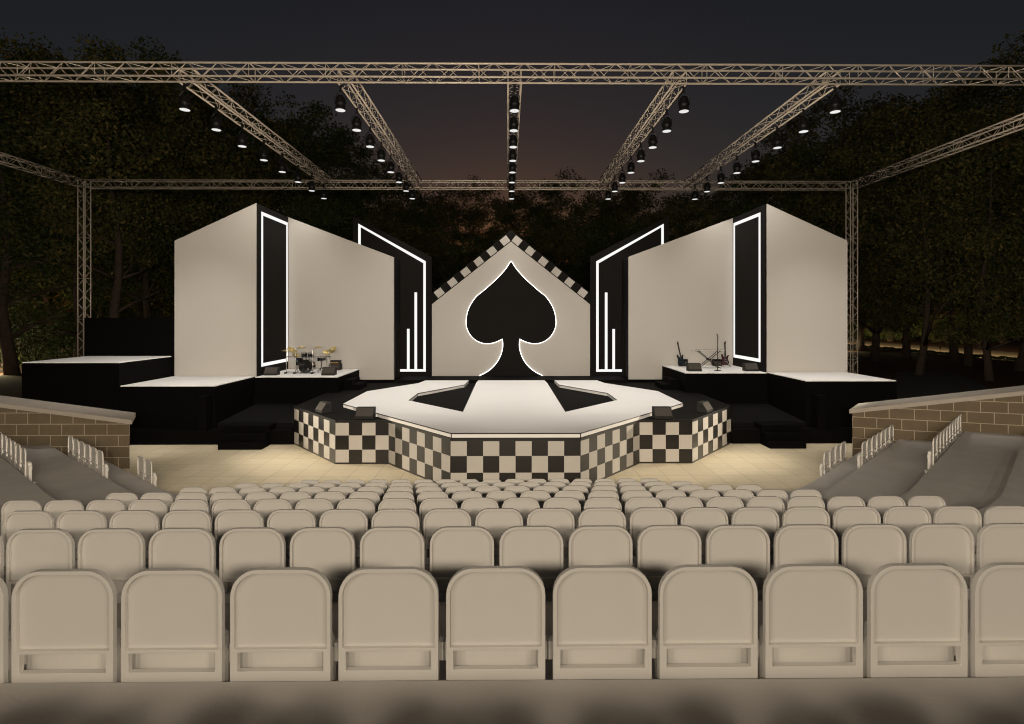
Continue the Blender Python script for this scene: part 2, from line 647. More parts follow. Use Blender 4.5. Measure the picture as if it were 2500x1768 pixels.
b = MB()
b.prism([(x, y, .0) for x, y in FP] + [(6.98 + AX, 25.6, 0), (-6.98 + AX, 25.6, 0)], (0, 0, ZS))
rel(b.build('deck', 'black_deck', st), st)
b = MB()
b.box(-4.9 + AX, 4.95 + AX, 22.93, 24.45, ZS + .004, ZB)
rel(b.build('back_step', 'black_deck', st), st)
HT = [0, .047, .398, .792, 1.141, 1.21]
for (a, c), ncol in zip(zip(FP, FP[1:]), (8, 4, 8, 8, 8, 4, 8)):
    a, c = Vector((*a, 0)), Vector((*c, 0))
    d = c - a
    nrm = Vector((d.y, -d.x, 0)).normalized()
    b = MB()
    o = nrm * .012
    zs = HT
    for i in range(5):
        for j in range(ncol):
            p, q = a + d * (j / ncol) + o, a + d * ((j + 1) / ncol) + o
            row = 3 - i
            white = 1 <= i <= 3 and (row + j) % 2 == 0
            b.add([(p.x, p.y, zs[i]), (q.x, q.y, zs[i]), (q.x, q.y, zs[i + 1]), (p.x, p.y, zs[i + 1])], [(0, 1, 2, 3)], 1 if white else 0)
    # rim closing the panel towards the stage
    p, q, p2, q2 = a + o, c + o, a + nrm * .001, c + nrm * .001
    b.add([(p.x, p.y, ZS), (q.x, q.y, ZS), (q2.x, q2.y, ZS), (p2.x, p2.y, ZS), (p.x, p.y, 0), (q.x, q.y, 0), (q2.x, q2.y, 0), (p2.x, p2.y, 0)],
          [(0, 1, 2, 3), (0, 3, 7, 4), (1, 5, 6, 2)])
    rel(b.build('checkered_panel', ['black_tile', 'tile_white'], st), st)

# white raised floor with two cut-outs
WP = [(1101.7, 1057.7), (837.4, 986), (895.9, 955.4), (1022.1, 935.3), (1038.6, 928.7), (1144.7, 928.7), (1134.6, 939.3), (1019.4, 960.4), (997.4, 977.7),
      (1130.4, 1005.7), (1163.3, 933.8), (1168.4, 928.7), (1329.1, 928.5), (1335.8, 934.9), (1380.3, 1005.8), (1507.3, 976.7), (1484.3, 960), (1364.6, 939.3),
      (1353.1, 928.5), (1457.5, 928.5), (1475.7, 935.1), (1606, 955), (1667.4, 984.3), (1417.3, 1057.2)]
WP = [onz(x, y, ZW) for x, y in WP]
wt = thing('raised_floor', 'white faceted raised floor with two black cut-outs on the stage', 'stage floor', (AX, 17, ZS))
b = MB()
b.prism([(x, y, ZS + .012) for x, y in WP], (0, 0, ZW - ZS - .012))
rel(b.build('white_deck', 'white', wt), wt)
b = MB()
for (x0, y0), (x1, y1) in zip(WP, WP[1:] + WP[:1]):
    b.tube([(x0, y0, ZW - .012), (x1, y1, ZW - .012)], .014, 6)
for x0, y0 in WP:
    b.tube([(x0, y0, ZS + .01), (x0, y0, ZW - .012)], .013, 6)
rel(b.build('edge_trim', 'black_tile', wt), wt)

# ------------------------------------------------------------------ side floors, steps, platforms
for sg, lab in ((-1, 'left'), (1, 'right')):
    xo, xi = AX + sg * 9.62, AX + sg * 7.0
    t = thing('side_stage', 'low black ramped floor between the stage and the %s side platforms' % lab, 'stage', (AX + sg * 8.3, 18.5, 0))
    b = MB()
    x0, x1 = min(xo, xi), max(xo, xi)
    b.prism([(x0, 17.4, 0), (x0, 20.08, 0), (x0, 20.08, .8), (x0, 17.4, .6)], (x1 - x0, 0, 0))
    rel(b.build('ramp', 'black_deck', t), t)
    b = MB()
    xa, xb = (-15.7, AX - 7.0) if sg < 0 else (AX + 7.0, 12.6)
    b.box(xa, xb, 17.0, 17.395, 0, .45)
    rel(b.build('ledge', 'black', t), t)
    t = thing('stage_steps', 'three black steps up to the low floor on the %s of the stage' % lab, 'steps', (AX + sg * 8.4, 16.7, 0))
    sx0, sx1 = (-8.85, -7.53) if sg < 0 else (8.1, 9.22)
    for k, (ya, z) in enumerate(((16.35, .205), (16.62, .41), (16.89, .615))):
        b = MB()
        b.box(sx0 - .08 * (k if sg < 0 else 0), sx1 + .08 * (k if sg > 0 else 0), ya, 17.6 if k == 2 else 16.998, 0 if k == 0 else z - .203, z)
        rel(b.build('step', 'black', t), t)
    t = tag(MB().box(*sorted((AX + sg * 9.78, AX + sg * 10.05)), 17.02, 18.8, .452, 1.53).build('cheek_wall', 'black'),
            'low black wall beside the %s side platform' % lab, 'low wall')


def platform(label, x0, x1, y0, y1, z, z0=0):
    t = thing('platform', label, 'platform', ((x0 + x1) / 2, (y0 + y1) / 2, z0))
    b = MB()
    b.box(x0, x1, y0, y1, z0, z - .03)
    rel(b.build('skirt', 'black', t), t)
    b = MB()
    b.box(x0 + .01, x1 - .01, y0 + .01, y1 - .01, z - .029, z)
    rel(b.build('top', 'white', t), t)
    return t


ZD, ZG = 1.80, 1.95
platform('lower white-topped black platform on the left, before the tall panel', -12.58, -9.5, 17.4, 20.1, 1.825)
platform('upper white-topped black platform at the far left', -15.75, -12.6, 17.4, 20.1, 2.59)
platform('white-topped black platform on the right, before the tall panel', 9.80, 12.8, 17.4, 20.0, 1.97)
platform('white-topped black riser under the drum kit', -9.497, -6.38, 20.1, 23.0, ZD)
platform('white-topped black riser under the guitars', 6.70, 9.798, 20.0, 23.0, ZG)
for sg, lab in ((-1, 'drum'), (1, 'guitar')):
    t = thing('riser_steps', 'two small black steps beside the %s riser' % lab, 'steps', (AX + sg * 6.2, 21.4, ZS))
    xa = -6.37 if sg < 0 else 6.69
    for k in range(2):
        b = MB()
        w = .62 - .3 * k
        b.box(min(xa, xa - sg * w), max(xa, xa - sg * w), 20.75, 21.85, ZS + .2 * k + .001, ZS + .2 + .19 * k)
        rel(b.build('step', 'black', t), t)

b = MB()
b.box(-15.9, -12.55, 20.15, 20.35, 0, 4.02)
tag(b.build('masking_panel', 'black'), 'plain black masking panel standing behind the upper left platform', 'panel')


# ------------------------------------------------------------------ scenery walls
def outer_wall(label, x0, x1, y, ztop0, ztop1):
    b = MB()
    b.prism([(x0, y, 1.78), (x1, y, 1.78), (x1, y, ztop1), (x0, y, ztop0)], (0, .04, 0))
    return tag(b.build('scenery_panel', 'beige'), label, 'panel')


outer_wall('tall off-white panel with slanted top on the far left', ony(426, 588, 20.12).x, -9.46, 20.12, ony(426, 588, 20.12).z, ony(628, 496, 20.12).z)
outer_wall('tall off-white panel with slanted top on the far right', 9.80, ony(2069, 588, 20.02).x, 20.02, ony(1867, 498, 20.02).z, ony(2069, 588, 20.02).z)

for sg, lab in ((-1, 'left'), (1, 'right')):
    X = -9.45 if sg < 0 else 9.79
    t = thing('lightbox', 'tall narrow black panel with a white light frame facing inwards on the %s' % lab, 'panel', (X, 21.6, .9))
    b = MB()
    b.box(min(X, X + sg * .12), max(X, X + sg * .12), 20.165, 23.04, 1.6, 8.34)
    rel(b.build('panel', 'panel_black', t), t)
    xf = X - sg * .012
    b = MB()
    y0, y1, z0, z1, w = 20.52, 22.96, (2.14 if sg < 0 else 2.3), 8.1, .13

    def strip(ya, yb, za, zb):
        b.box(min(xf, X + sg * .001), max(xf, X + sg * .001), ya, yb, za, zb)
    strip(y0, y0 + w, z0, z1)
    strip(y1 - w, y1, z0, z1)
    strip(y0 + w, y1 - w, z1 - w, z1)
    strip(y0 + w, y1 - w, z0, z0 + w)
    rel(b.build('light_frame', 'led', t), t)

# inner off-white walls with a black return and a doorway
for sg, lab in ((-1, 'left'), (1, 'right')):
    pa, pb = (ony(700, 529, 23.05), ony(961, 628, 23.05)) if sg < 0 else (ony(1793, 531, 23.05), ony(1535, 627, 23.05))
    t = thing('scenery_wall', 'wide off-white wall with slanted top behind the %s riser' % {'left': 'drum', 'right': 'guitar'}[lab], 'panel', ((pa.x + pb.x) / 2, 23.1, ZS))
    b = MB()
    b.prism([(pa.x, 23.05, ZB), (pb.x, 23.05, ZB), (pb.x, 23.05, pb.z), (pa.x, 23.05, pa.z)], (0, .12, 0))
    rel(b.build('face', 'beige', t), t)
    b = MB()
    b.box(min(pa.x, pb.x), max(pa.x, pb.x), 23.07, 23.16, ZS, ZB - .002)
    rel(b.build('plinth', 'black', t), t)
    b = MB()
    x1 = pb.x
    xa, xb = min(x1, x1 + sg * .15), max(x1, x1 + sg * .15)
    b.box(xa, xb, 23.172, 23.55, ZB, pb.z)
    b.box(xa, xb, 24.15, 24.44, ZB, pb.z)
    b.box(xa, xb, 23.551, 24.149, 3.45, pb.z)
    rel(b.build('return_wall', 'panel_black', t), t)
    b = MB()
    b.box(min(x1 + sg * .1, x1 + sg * .14), max(x1 + sg * .1, x1 + sg * .14), 23.552, 24.148, ZB, 3.448)
    rel(b.build('door', 'wood', t), t)

YW = 24.5
for sg, lab in ((-1, 'left'), (1, 'right')):
    q = (lambda x, y: ony(x, y, YW)) if sg < 0 else (lambda x, y: ony(2495 - x, y + .4, YW))
    t = thing('led_wing', 'black back wall with slanted white light frame on the %s of the spade wall' % lab, 'panel', (q(958, 900).x, YW, ZB))
    A, B = q(862, 527), q(1054, 627.5)
    b = MB()
    b.prism([(A.x, YW, ZB - .1), (B.x, YW, ZB - .1), (B.x, YW, B.z), (A.x, YW, A.z)], (0, .12, 0))
    rel(b.build('panel', 'panel_black', t), t)
    yf = YW - .014

    def poly(pts):
        b.prism([(p.x, yf, p.z) for p in pts], (0, .013, 0))
    b = MB()
    a0, a1 = q(874.7, 546), q(1039.5, 638)
    w = .113
    dz = (a1.z - a0.z) / abs(a1.x - a0.x)
    s_ = 1 if a1.x > a0.x else -1
    zb = q(1039, 907.4).z
    V = Vector
    c0, c1 = a0.copy(), a1.copy()
    i0, i1 = V((a0.x + s_ * w, 0, a0.z - w * 1.45)), V((a1.x - s_ * w, 0, a1.z - w * .8))
    poly([V((a0.x, 0, zb)), V((i0.x, 0, zb)), i0, a0])
    poly([a0, i0, i1, a1])
    poly([a1, i1, V((i1.x, 0, zb)), V((a1.x, 0, zb))])
    poly([V((i0.x, 0, zb)), V((i0.x, 0, zb + w)), V((i1.x, 0, zb + w)), V((i1.x, 0, zb))])
    rel(b.build('light_frame', 'led', t), t)
    for xa, xb, yt in ((993.7, 1000, 803), (1012, 1018.3, 714)):
        b = MB()
        p, r_ = q(xa, yt), q(xb, yt)
        poly([V((p.x, 0, zb + w + .002)), V((r_.x, 0, zb + w + .002)), r_, p])
        rel(b.build('light_bar', 'led', t), t)

# spade house wall
t = thing('spade_wall', 'gabled off-white wall with a black light-edged spade and checkered gable trim', 'panel', (AX, YW, ZB))
YH = YW - .06
L_, R_ = ony(1054.6, 743, YH), ony(1440.5, 743, YH)
ap = ony(1247.5, 590, YH)
apo = ony(1247.5, 561, YH)
b = MB()
b.prism([(L_.x, YH, ZB), (R_.x, YH, ZB), (R_.x, YH, R_.z), (ap.x, YH, ap.z), (L_.x, YH, L_.z)], (0, .055, 0))
rel(b.build('face', 'beige', t), t)
dzz = apo.z - ap.z
b = MB()
b.prism([(L_.x, YH + .056, L_.z - .05), (ap.x, YH + .056, ap.z - .1), (R_.x, YH + .056, R_.z - .05), (R_.x, YH + .056, R_.z + dzz), (apo.x, YH + .056, apo.z), (L_.x, YH + .056, L_.z + dzz)], (0, .1, 0))
# thin black lip along the gable
for P in (L_, R_):
    d = (ap - P)
    n = Vector((-d.z, 0, d.x)).normalized()
    n = n if n.z > 0 else -n
    b.prism([P, ap, ap + n * .035, P + n * .035], (0, .04, 0))
rel(b.build('gable_trim', 'panel_black', t), t)
b = MB()
for P in (L_, R_):
    d = (ap - P)
    Ln = d.length
    d = d.normalized()
    n = Vector((-d.z, 0, d.x))
    n = n if n.z > 0 else -n
    sz = .385
    wn = dzz * abs(d.x)
    off = .045
    for k in range(6):
        s0 = Ln - sz * (2 * k + 1) + .005
        p = P + d * s0 + n * off
        if k == 5 and False: continue
        pts = [p, p + d * sz, p + d * sz + n * (wn - off - .05), p + n * (wn - off - .05)]
        b.prism([(v.x, YH + .042, v.z) for v in pts], (0, .012, 0))
rel(b.build('gable_checks', 'beige', t), t)
SP = [(823, 348), (845, 383), (870, 420), (905, 462), (960, 520), (1030, 585), (1100, 645), (1150, 685), (1190, 735), (1225, 795), (1246, 860), (1255, 930), (1249, 990), (1222, 1050), (1175, 1102),
      (1115, 1134), (1055, 1143), (1000, 1137), (950, 1120), (906, 1098), (901, 1130), (900, 1165), (905, 1205), (922, 1262), (952, 1320), (1000, 1378), (1060, 1424), (1127, 1455)]
half = [ony(1040 + x / 3.962, 550 + y / 3.962, YH - .07) for x, y in SP]
cxs = half[0].x
half[-1].z = ZB + .005


def smooth_line(pts, n=4):
    out = []
    for i in range(len(pts) - 1):
        p0, p1, p2, p3 = pts[max(i - 1, 0)], pts[i], pts[i + 1], pts[min(i + 2, len(pts) - 1)]
        for k in range(n):
            u = k / n
            out.append(.5 * ((2 * p1) + (p2 - p0) * u + (2 * p0 - 5 * p1 + 4 * p2 - p3) * u * u + (3 * p1 - p0 - 3 * p2 + p3) * u ** 3))
    out.append(pts[-1])
    return out


half = smooth_line(half[:20]) + smooth_line(half[19:])[1:]
mirr = [Vector((2 * cxs - p.x, p.y, p.z)) for p in half]
b = MB()
b.prism(half + mirr[:0:-1], (0, .04, 0))
sp = rel(b.build('spade', 'panel_black', t), t)
b = MB()
for h in (half, mirr):
    b.tube([p + Vector((0, .045, 0)) for p in h], .024, 6)
rel(b.build('edge_light', 'led_hot', sp), t)


# ------------------------------------------------------------------ monitors
def make_monitor():
    t = thing('floor_monitor', '', 'speaker', group='wedge floor monitors')
    b = MB()
    # profile in YZ, front (-Y) leaning back
    b.prism([(-.25, -.16, 0), (-.25, .16, 0), (-.25, .16, .30), (-.25, .0, .30), (-.25, -.17, .06)], (.5, 0, 0))
    b.build('cabinet', 'speaker', t)
    b = MB()
    n = Vector((0, -.24, .17)).normalized()
    u = Vector((0, .17, .24)).normalized()
    o = Vector((0, -.17, .06)) + n * .002
    pts = [o + u * .02 + Vector((-.235, 0, 0)), o + u * .02 + Vector((.235, 0, 0)), o + u * .275 + Vector((.235, 0, 0)), o + u * .275 + Vector((-.235, 0, 0))]
    b.prism(pts, n * .008)
    b.build('grille', 'grille', t)
    for sx in (-1, 1):
        b = MB()
        b.box(min(sx * .2505, sx * .256), max(sx * .2505, sx * .256), -.05, .06, .17, .2)
        b.build('handle', 'fixture', t)
    return t


mon = make_monitor()
KIDS[mon.name] = [(c, []) for c in mon.children]
MON = [((888.5, 1024), ZS, 0, 1, 'black wedge monitor on the left checkered block at its front edge'),
       ((785, 1008), ZS, -48, .95, 'brown-lit wedge monitor facing left on the left checkered block'),
       ((1621, 1023), ZS, 0, 1, 'black wedge monitor on the right checkered block at its front edge'),
       ((1726, 1007), ZS, 48, .95, 'brown-lit wedge monitor facing right on the right checkered block'),
       ((659, 917), ZD, 0, 1, 'black wedge monitor at the left front of the drum riser'),
       ((800, 917), ZD, 0, 1, 'black wedge monitor at the right front of the drum riser'),
       ((1698, 907), ZG, 0, 1, 'black wedge monitor at the left front of the guitar riser'),
       ((1837, 907), ZG, 0, 1, 'black wedge monitor at the right front of the guitar riser')]
for i, ((x, y), z, rz, sc, lab) in enumerate(MON):
    p = onz(x, y, z)
    if i == 0:
        mon.location = (p[0], p[1] + .17, z + .002)
        mon['label'] = lab
    else:
        dup(mon, (p[0], p[1] + .17, z + .002), R(rz), lab, (sc, sc, sc))


# ------------------------------------------------------------------ drum kit
p = onz(745.3, 912, ZD)
DK = thing('drum_kit', 'black drum kit with chrome rack and brass cymbals on white riser', 'drum kit', (p[0], p[1], ZD))


def dk(name, b, m, parent=None, smooth=40):
    return b.build(name, m, parent or DK, smooth=smooth)


bd = dk('bass_drum', MB().lathe([(.255, 0), (.255, .42)], (0, .02, .275), (0, 1, 0), 32), 'drum')
dk('hoop', MB().lathe([(.272, 0), (.275, .01), (.275, .04), (.272, .05)], (0, .0, .275), (0, 1, 0), 32), 'drum', bd)
dk('drum_head', MB().lathe([(.25, -.004), (.25, .004)], (0, -.001, .275), (0, 1, 0), 32), 'drum', bd)
dk('port_ring', MB().lathe([(.045, 0), (.045, .006)], (.11, -.011, .17), (0, 1, 0), 16), 'chrome', bd)
b = MB()
for k in range(8):
    a = k * math.pi / 4 + .2
    b.tube([(.265 * math.cos(a), .06, .275 + .265 * math.sin(a)), (.265 * math.cos(a), .36, .275 + .265 * math.sin(a))], .009, 6)
for sx in (-1, 1):
    b.tube([(sx * .22, .08, .15), (sx * .36, -.02, .0)], .01, 6)
dk('lugs', b, 'chrome', bd)
for x, z, rr in ((-.085, .62, .115), (.175, .625, .105)):
    tm = dk('tom_drum', MB().lathe([(rr, 0), (rr, .20)], (x, .14, z), (0, -.25, 1), 24), 'drum')
    b = MB()
    for h in (0, .20):
        b.lathe([(rr + .006, h - .012), (rr + .006, h + .012)], (x, .14, z), (0, -.25, 1), 24)
    b.tube([(x, .16, z), (.04, .2, .5)], .013, 6)
    dk('rims', b, 'chrome', tm)
sn = dk('snare_drum', MB().lathe([(.165, 0), (.165, .12)], (.53, .35, .50), (0, -.1, 1), 24), 'drum')
b = MB()
for h in (0, .12):
    b.lathe([(.172, h - .012), (.172, h + .012)], (.53, .35, .50), (0, -.1, 1), 24)
b.tube([(.53, .35, .5), (.53, .35, .2)], .012, 6)
for a in (0, 2.1, 4.2):
    b.tube([(.53, .35, .22), (.53 + .2 * math.cos(a), .35 + .2 * math.sin(a), 0)], .009, 6)
dk('stand', b, 'chrome', sn)
ft = dk('floor_tom', MB().lathe([(.17, 0), (.17, .3)], (-.42, .45, .3), (0, 0, 1), 24), 'drum')
for a in (.5, 2.6, 4.7):
    dk('leg', MB().tube([(-.42 + .18 * math.cos(a), .45 + .18 * math.sin(a), 0), (-.42 + .18 * math.cos(a), .45 + .18 * math.sin(a), .5)], .009, 6), 'chrome', ft)
b = MB()
UPX = [(-.77, .05), (-.37, -.06), (.315, -.06), (.94, .12)]
for x, y in UPX:
    b.tube([(x, y, .04), (x, y, .98 if abs(x) > .5 else .95)], .017, 8)
for (xa, ya), (xb, yb) in zip(UPX, UPX[1:]):
    b.tube([(xa, ya, .66), (xb, yb, .66)], .017, 8)
b.tube([(-.77, .05, .06), (-.37, -.06, .06)], .012, 8)
for x, y in UPX:
    b.lathe([(.028, -.03), (.028, .03)], (x, y, .66), n=10)
    b.tube([(x, y - .1, .03), (x, y + .3, .03)], .013, 6)
rk = dk('rack', b, 'chrome')
b = MB()
for x, y in UPX:
    b.box(x - .045, x + .045, y - .13, y - .04, 0, .055)
dk('rubber_feet', b, 'fixture', rk)
CY = [((-.24, .25, 1.03), (.05, -.12, 1), .165), ((.42, .28, 1.03), (.0, -.12, 1), .15), ((-.56, .1, .93), (.55, -.3, 1), .20), ((.97, .28, .92), (-.35, -.75, .8), .19),
      ((.78, .2, .85), (.3, -.45, 1), .14), ((.78, .2, .73), (0, -.05, 1), .11), ((-.44, .2, .72), (.45, -.35, 1), .15), ((-.84, .05, .90), (.08, -.03, 1), .14)]
for c, ax, rr in CY:
    cy = dk('cymbal', MB().lathe([(rr, 0), (rr * .3, .018), (rr * .22, .04), (.01, .05), (.01, .044), (rr * .2, .034), (rr * .29, .012), (rr, -.004)], c, ax, 28), 'brass')
    b = MB()
    near = min(UPX, key=lambda u: abs(u[0] - c[0]))
    b.tube([c, (near[0], near[1], min(c[2] + .02, .92))], .008, 6)
    dk('arm', b, 'chrome', cy)
b = MB()
b.tube([(.78, .2, .72), (.78, .2, .06)], .011, 6)
for a in (.4, 2.5, 4.6):
    b.tube([(.78, .2, .16), (.78 + .17 * math.cos(a), .2 + .17 * math.sin(a), 0)], .009, 6)
dk('hi_hat_stand', b, 'chrome')
b = MB()
b.tube([(-.12, -.16, 0), (-.12, -.16, .11), (-.05, -.08, .2)], .008, 6)
b.tube([(-.07, -.1, .16), (-.04, -.06, .23)], .022, 8)
dk('drum_microphone', b, 'chrome')
b = MB()
b.lathe([(.15, 0), (.16, .03), (.15, .07)], (.3, .95, .45), n=20)
b.tube([(.3, .95, .45), (.3, .95, .1)], .015, 6)
for a in (0, 2.1, 4.2):
    b.tube([(.3, .95, .15), (.3 + .2 * math.cos(a), .95 + .2 * math.sin(a), 0)], .011, 6)
dk('drum_stool', b, 'fixture')

# amplifier stack on the drum riser
p = onz(826, 901.5, ZD)
t = thing('guitar_amplifier', 'black amplifier stack with gold strip beside the drum kit', 'amplifier', (p[0], 22.62, ZD), R(-6))
b = MB().box(-.23, .23, -.15, .15, .015, .27)
b.build('cabinet', 'speaker', t)
MB().box(-.2, .2, -.158, -.151, .035, .25).build('grille', 'grille', t)
hd = MB().box(-.195, .2, -.12, .12, .272, .42).build('amplifier_head', 'speaker', t)
MB().box(-.165, .17, -.128, -.121, .30, .345).build('control_strip', 'gold', hd)
b = MB()
for x in (-.225, .225):
    for z in (.02, .265):
        b.box(x - .012, x + .012, -.16, -.13, z - .012, z + .012)
b.build('corner_guards', 'chrome', t)
# two small amplifiers behind the guitars
for px_, lab in ((1667, 'small dark amplifier behind the blue guitar'), (1750, 'small dark amplifier behind the microphone stand')):
    X = ony(px_, 890, 22.75).x
    t = thing('guitar_amplifier', lab, 'amplifier', (X, 22.75, ZG))
    MB().box(-.18, .18, -.11, .11, .008, .29).build('cabinet', 'speaker', t)
    MB().box(-.16, .16, -.117, -.111, .03, .2).build('grille', 'grille', t)
    MB().box(-.16, .16, -.119, -.111, .215, .27).build('control_strip', 'panel_black', t)


# ------------------------------------------------------------------ guitars on stands
def guitar(px_, body, lean, rz, lab):
    X = ony(px_, 890, 22.45).x
    t = thing('electric_guitar', lab, 'guitar', (X, 22.45, ZG), R(rz))
    m = Matrix.Translation((0, 0, .07)) @ Matrix.Rotation(R(lean), 4, 'Y') @ Matrix.Rotation(R(-8), 4, 'X')
    out = [(0, .0), (.09, .01), (.15, .06), (.165, .13), (.14, .2), (.115, .26), (.13, .33), (.165, .40), (.15, .425), (.11, .40), (.07, .345), (.03, .34), (-.03, .34),
           (-.075, .36), (-.125, .47), (-.15, .46), (-.155, .38), (-.125, .29), (-.135, .2), (-.165, .12), (-.15, .05), (-.09, .01)]
    pts = smooth_line([Vector((x, 0, z)) for x, z in out + out[:1]], 3)[:-1]
    b = MB()
    b.prism([m @ (p * .98) for p in pts], m.to_3x3() @ Vector((0, .045, 0)))
    b.build('body', body, t)
    b = MB()
    b.box(-.026, .026, -.018, -.001, .30, .84, mtx=m)
    nk = b.build('neck', 'wood', t)
    b = MB()
    b.prism([m @ Vector(v) for v in ((-.024, -.015, .84), (.024, -.015, .84), (.035, -.015, .90), (.045, -.015, .99), (.02, -.015, 1.01), (-.035, -.015, .93))], m.to_3x3() @ Vector((0, .018, 0)))
    b.build('headstock', 'wood', nk)
    b = MB()
    for z in (.16, .22, .28):
        b.box(-.045, .045, -.012, -.001, z - .009, z + .009, mtx=m)
    b.build('pickups', 'chrome', t)
    b = MB()
    for x, z in ((.075, .1), (.1, .14), (.11, .06)):
        b.lathe([(.012, 0), (.012, .015)], m @ Vector((x, -.001, z)), m.to_3x3() @ Vector((0, -1, 0)), 8)
    b.build('knobs', 'chrome', t)
    g = thing('guitar_stand', 'thin black folding stand holding the %s guitar' % body.split('_')[1], 'stand', (X, 22.47, ZG), R(rz))
    b = MB()
    b.tube([(0, .14, 0), (0, .1, .34)], .011, 6)
    b.tube([(0, .1, .2), (-.2, -.1, .0)], .011, 6)
    b.tube([(0, .1, .2), (.2, -.1, .0)], .011, 6)
    b.build('frame', 'fixture', g)
    b = MB()
    for sx in (-1, 1):
        b.tube([(sx * .09, .05, .12), (sx * .09, -.07, .055), (sx * .09, -.08, .08)], .01, 6)
    b.tube([(-.1, .03, .125), (.1, .03, .125)], .01, 6)
    b.build('cradle', 'fixture', g)


guitar(1666, 'guitar_blue', -9, 20, 'dark blue electric guitar leaning on its stand')
guitar(1771, 'guitar_red', 1.5, 0, 'dark red electric guitar standing upright on its stand')

# keyboard on an X stand
X = ony(1730, 890, 21.9).x
t = thing('keyboard_stand', 'black crossed keyboard stand on the guitar riser', 'stand', (X, 21.9, ZG))
b = MB()
for dy in (-.12, .12):
    b.tube([(-.40, dy, .02), (.42, dy, .69)], .013, 6)
for dy in (-.09, .15):
    b.tube([(.40, dy, .02), (-.42, dy, .69)], .013, 6)
b.lathe([(.035, -.17), (.035, .2)], (0, 0, .35), (0, 1, 0), 10)
b.build('legs', 'fixture', t)
b = MB()
for sx in (-1, 1):
    b.tube([(sx * .42, -.22, .70), (sx * .42, .25, .70)], .015, 6)
    b.tube([(sx * .40, -.25, .014), (sx * .40, .28, .014)], .014, 6)
b.build('rails', 'fixture', t)
k = thing('keyboard', 'slim pale keyboard lying on the crossed stand', 'keyboard', (X, 21.9, ZG + .716))
MB().box(-.62, .62, -.14, .15, 0, .035).build('case', mat('keyboard_pale', (.55, .52, .48), rough=.5), k)
b = MB()
for i in range(36):
    b.box(-.58 + i * .0322, -.58 + i * .0322 + .030, -.13, .0, .0355, .044)
b.build('keys', 'tile_white', k)
b = MB()
for i in range(36):
    if i % 7 in (0, 1, 3, 4, 5):
        b.box(-.58 + i * .0322 + .022, -.58 + i * .0322 + .040, -.06, .0, .0445, .056)
b.build('black_keys', 'fixture', k)

# microphone stand
p = onz(1752, 905, ZG)
t = thing('microphone_stand', 'straight black microphone stand with round base on the guitar riser', 'microphone stand', (p[0], p[1], ZG))
MB().lathe([(.13, 0), (.135, .012), (.03, .03), (.012, .05)], (0, 0, 0), n=24).build('base', 'fixture', t, smooth=40)
MB().tube([(0, 0, .03), (0, 0, .8), (0, 0, 1.32)], [.015, .015, .011], 10).build('pole', 'fixture', t)
mc = MB().tube([(.03, .02, 1.30), (-.035, -.03, 1.40)], [.012, .017], 10).build('microphone', 'fixture', t)
MB().lathe([(.012, -.028), (.024, -.015), (.027, 0), (.02, .02), (.004, .027)], (-.045, -.04, 1.415), (-.1, -.08, .13), 12).build('mesh_head', 'chrome', mc, smooth=True)


# ------------------------------------------------------------------ trusses
def truss(label, p0, p1, up=(0, 0, 1), w=.35, rc=.026, rl=.0085, step=.4, posts=5):
    p0, p1 = Vector(p0), Vector(p1)
    t = thing('lighting_truss', label, 'truss', p0)
    d = p1 - p0
    L = d.length
    d.normalize()
    u = Vector(up)
    s = d.cross(u).normalized()
    h = w / 2
    cs = [s * a * h + u * c * h for a, c in ((-1, -1), (1, -1), (1, 1), (-1, 1))]
    for c in cs:
        MB().tube([c, c + d * L], rc, 10).build('chord', 'alu', t, smooth=True)
    n = max(2, int(round(L / step)))
    st_ = L / n
    b = MB()
    for i in range(4):
        a, c = cs[i], cs[(i + 1) % 4]
        for k in range(n):
            q0, q1 = (a, c) if (k + i) % 2 else (c, a)
            b.tube([q0 + d * (st_ * k + .02), q1 + d * (st_ * (k + 1) - .02)], rl, 5, caps=False)
        for k in range(0, n + 1, posts):
            b.tube([a + d * (st_ * k), c + d * (st_ * k)], rl, 5, caps=False)
    b.build('lattice', 'alu', t, smooth=True)
    return t


ZT = EYE + 6.24 + .175
YF, YBk = 14.1, 26.15
XTL, XTR = -20.64, 17.0
truss('front truss beam spanning the whole picture above the stage', (-20.7, YF, ZT), (16.8, YF, ZT))
truss('rear truss beam joining the two towers behind the stage', (XTL + .175, YBk, ZT), (XTR - .175, YBk, ZT))
truss('left side truss running forward from the left tower', (XTL, 13.9, ZT), (XTL, YBk - .175, ZT))
truss('right side truss running forward from the right tower', (XTR, 13.9, ZT), (XTR, YBk - .175, ZT))
truss('upright truss tower at the rear left corner', (XTL, YBk, -.05), (XTL, YBk, ZT + .175), up=(0, 1, 0))
truss('upright truss tower at the rear right corner', (XTR, YBk, -.05), (XTR, YBk, ZT + .175), up=(0, 1, 0))
CT = [-8.78, -4.55, 0, 4.45, 8.6]
CTN = ['leftmost', 'second from left', 'central', 'fourth from left', 'rightmost']
for x, nm in zip(CT, CTN):
    truss('%s cross truss running back from the front beam' % nm, (AX + x, YF + .18, ZT), (AX + x, YBk - .18, ZT))


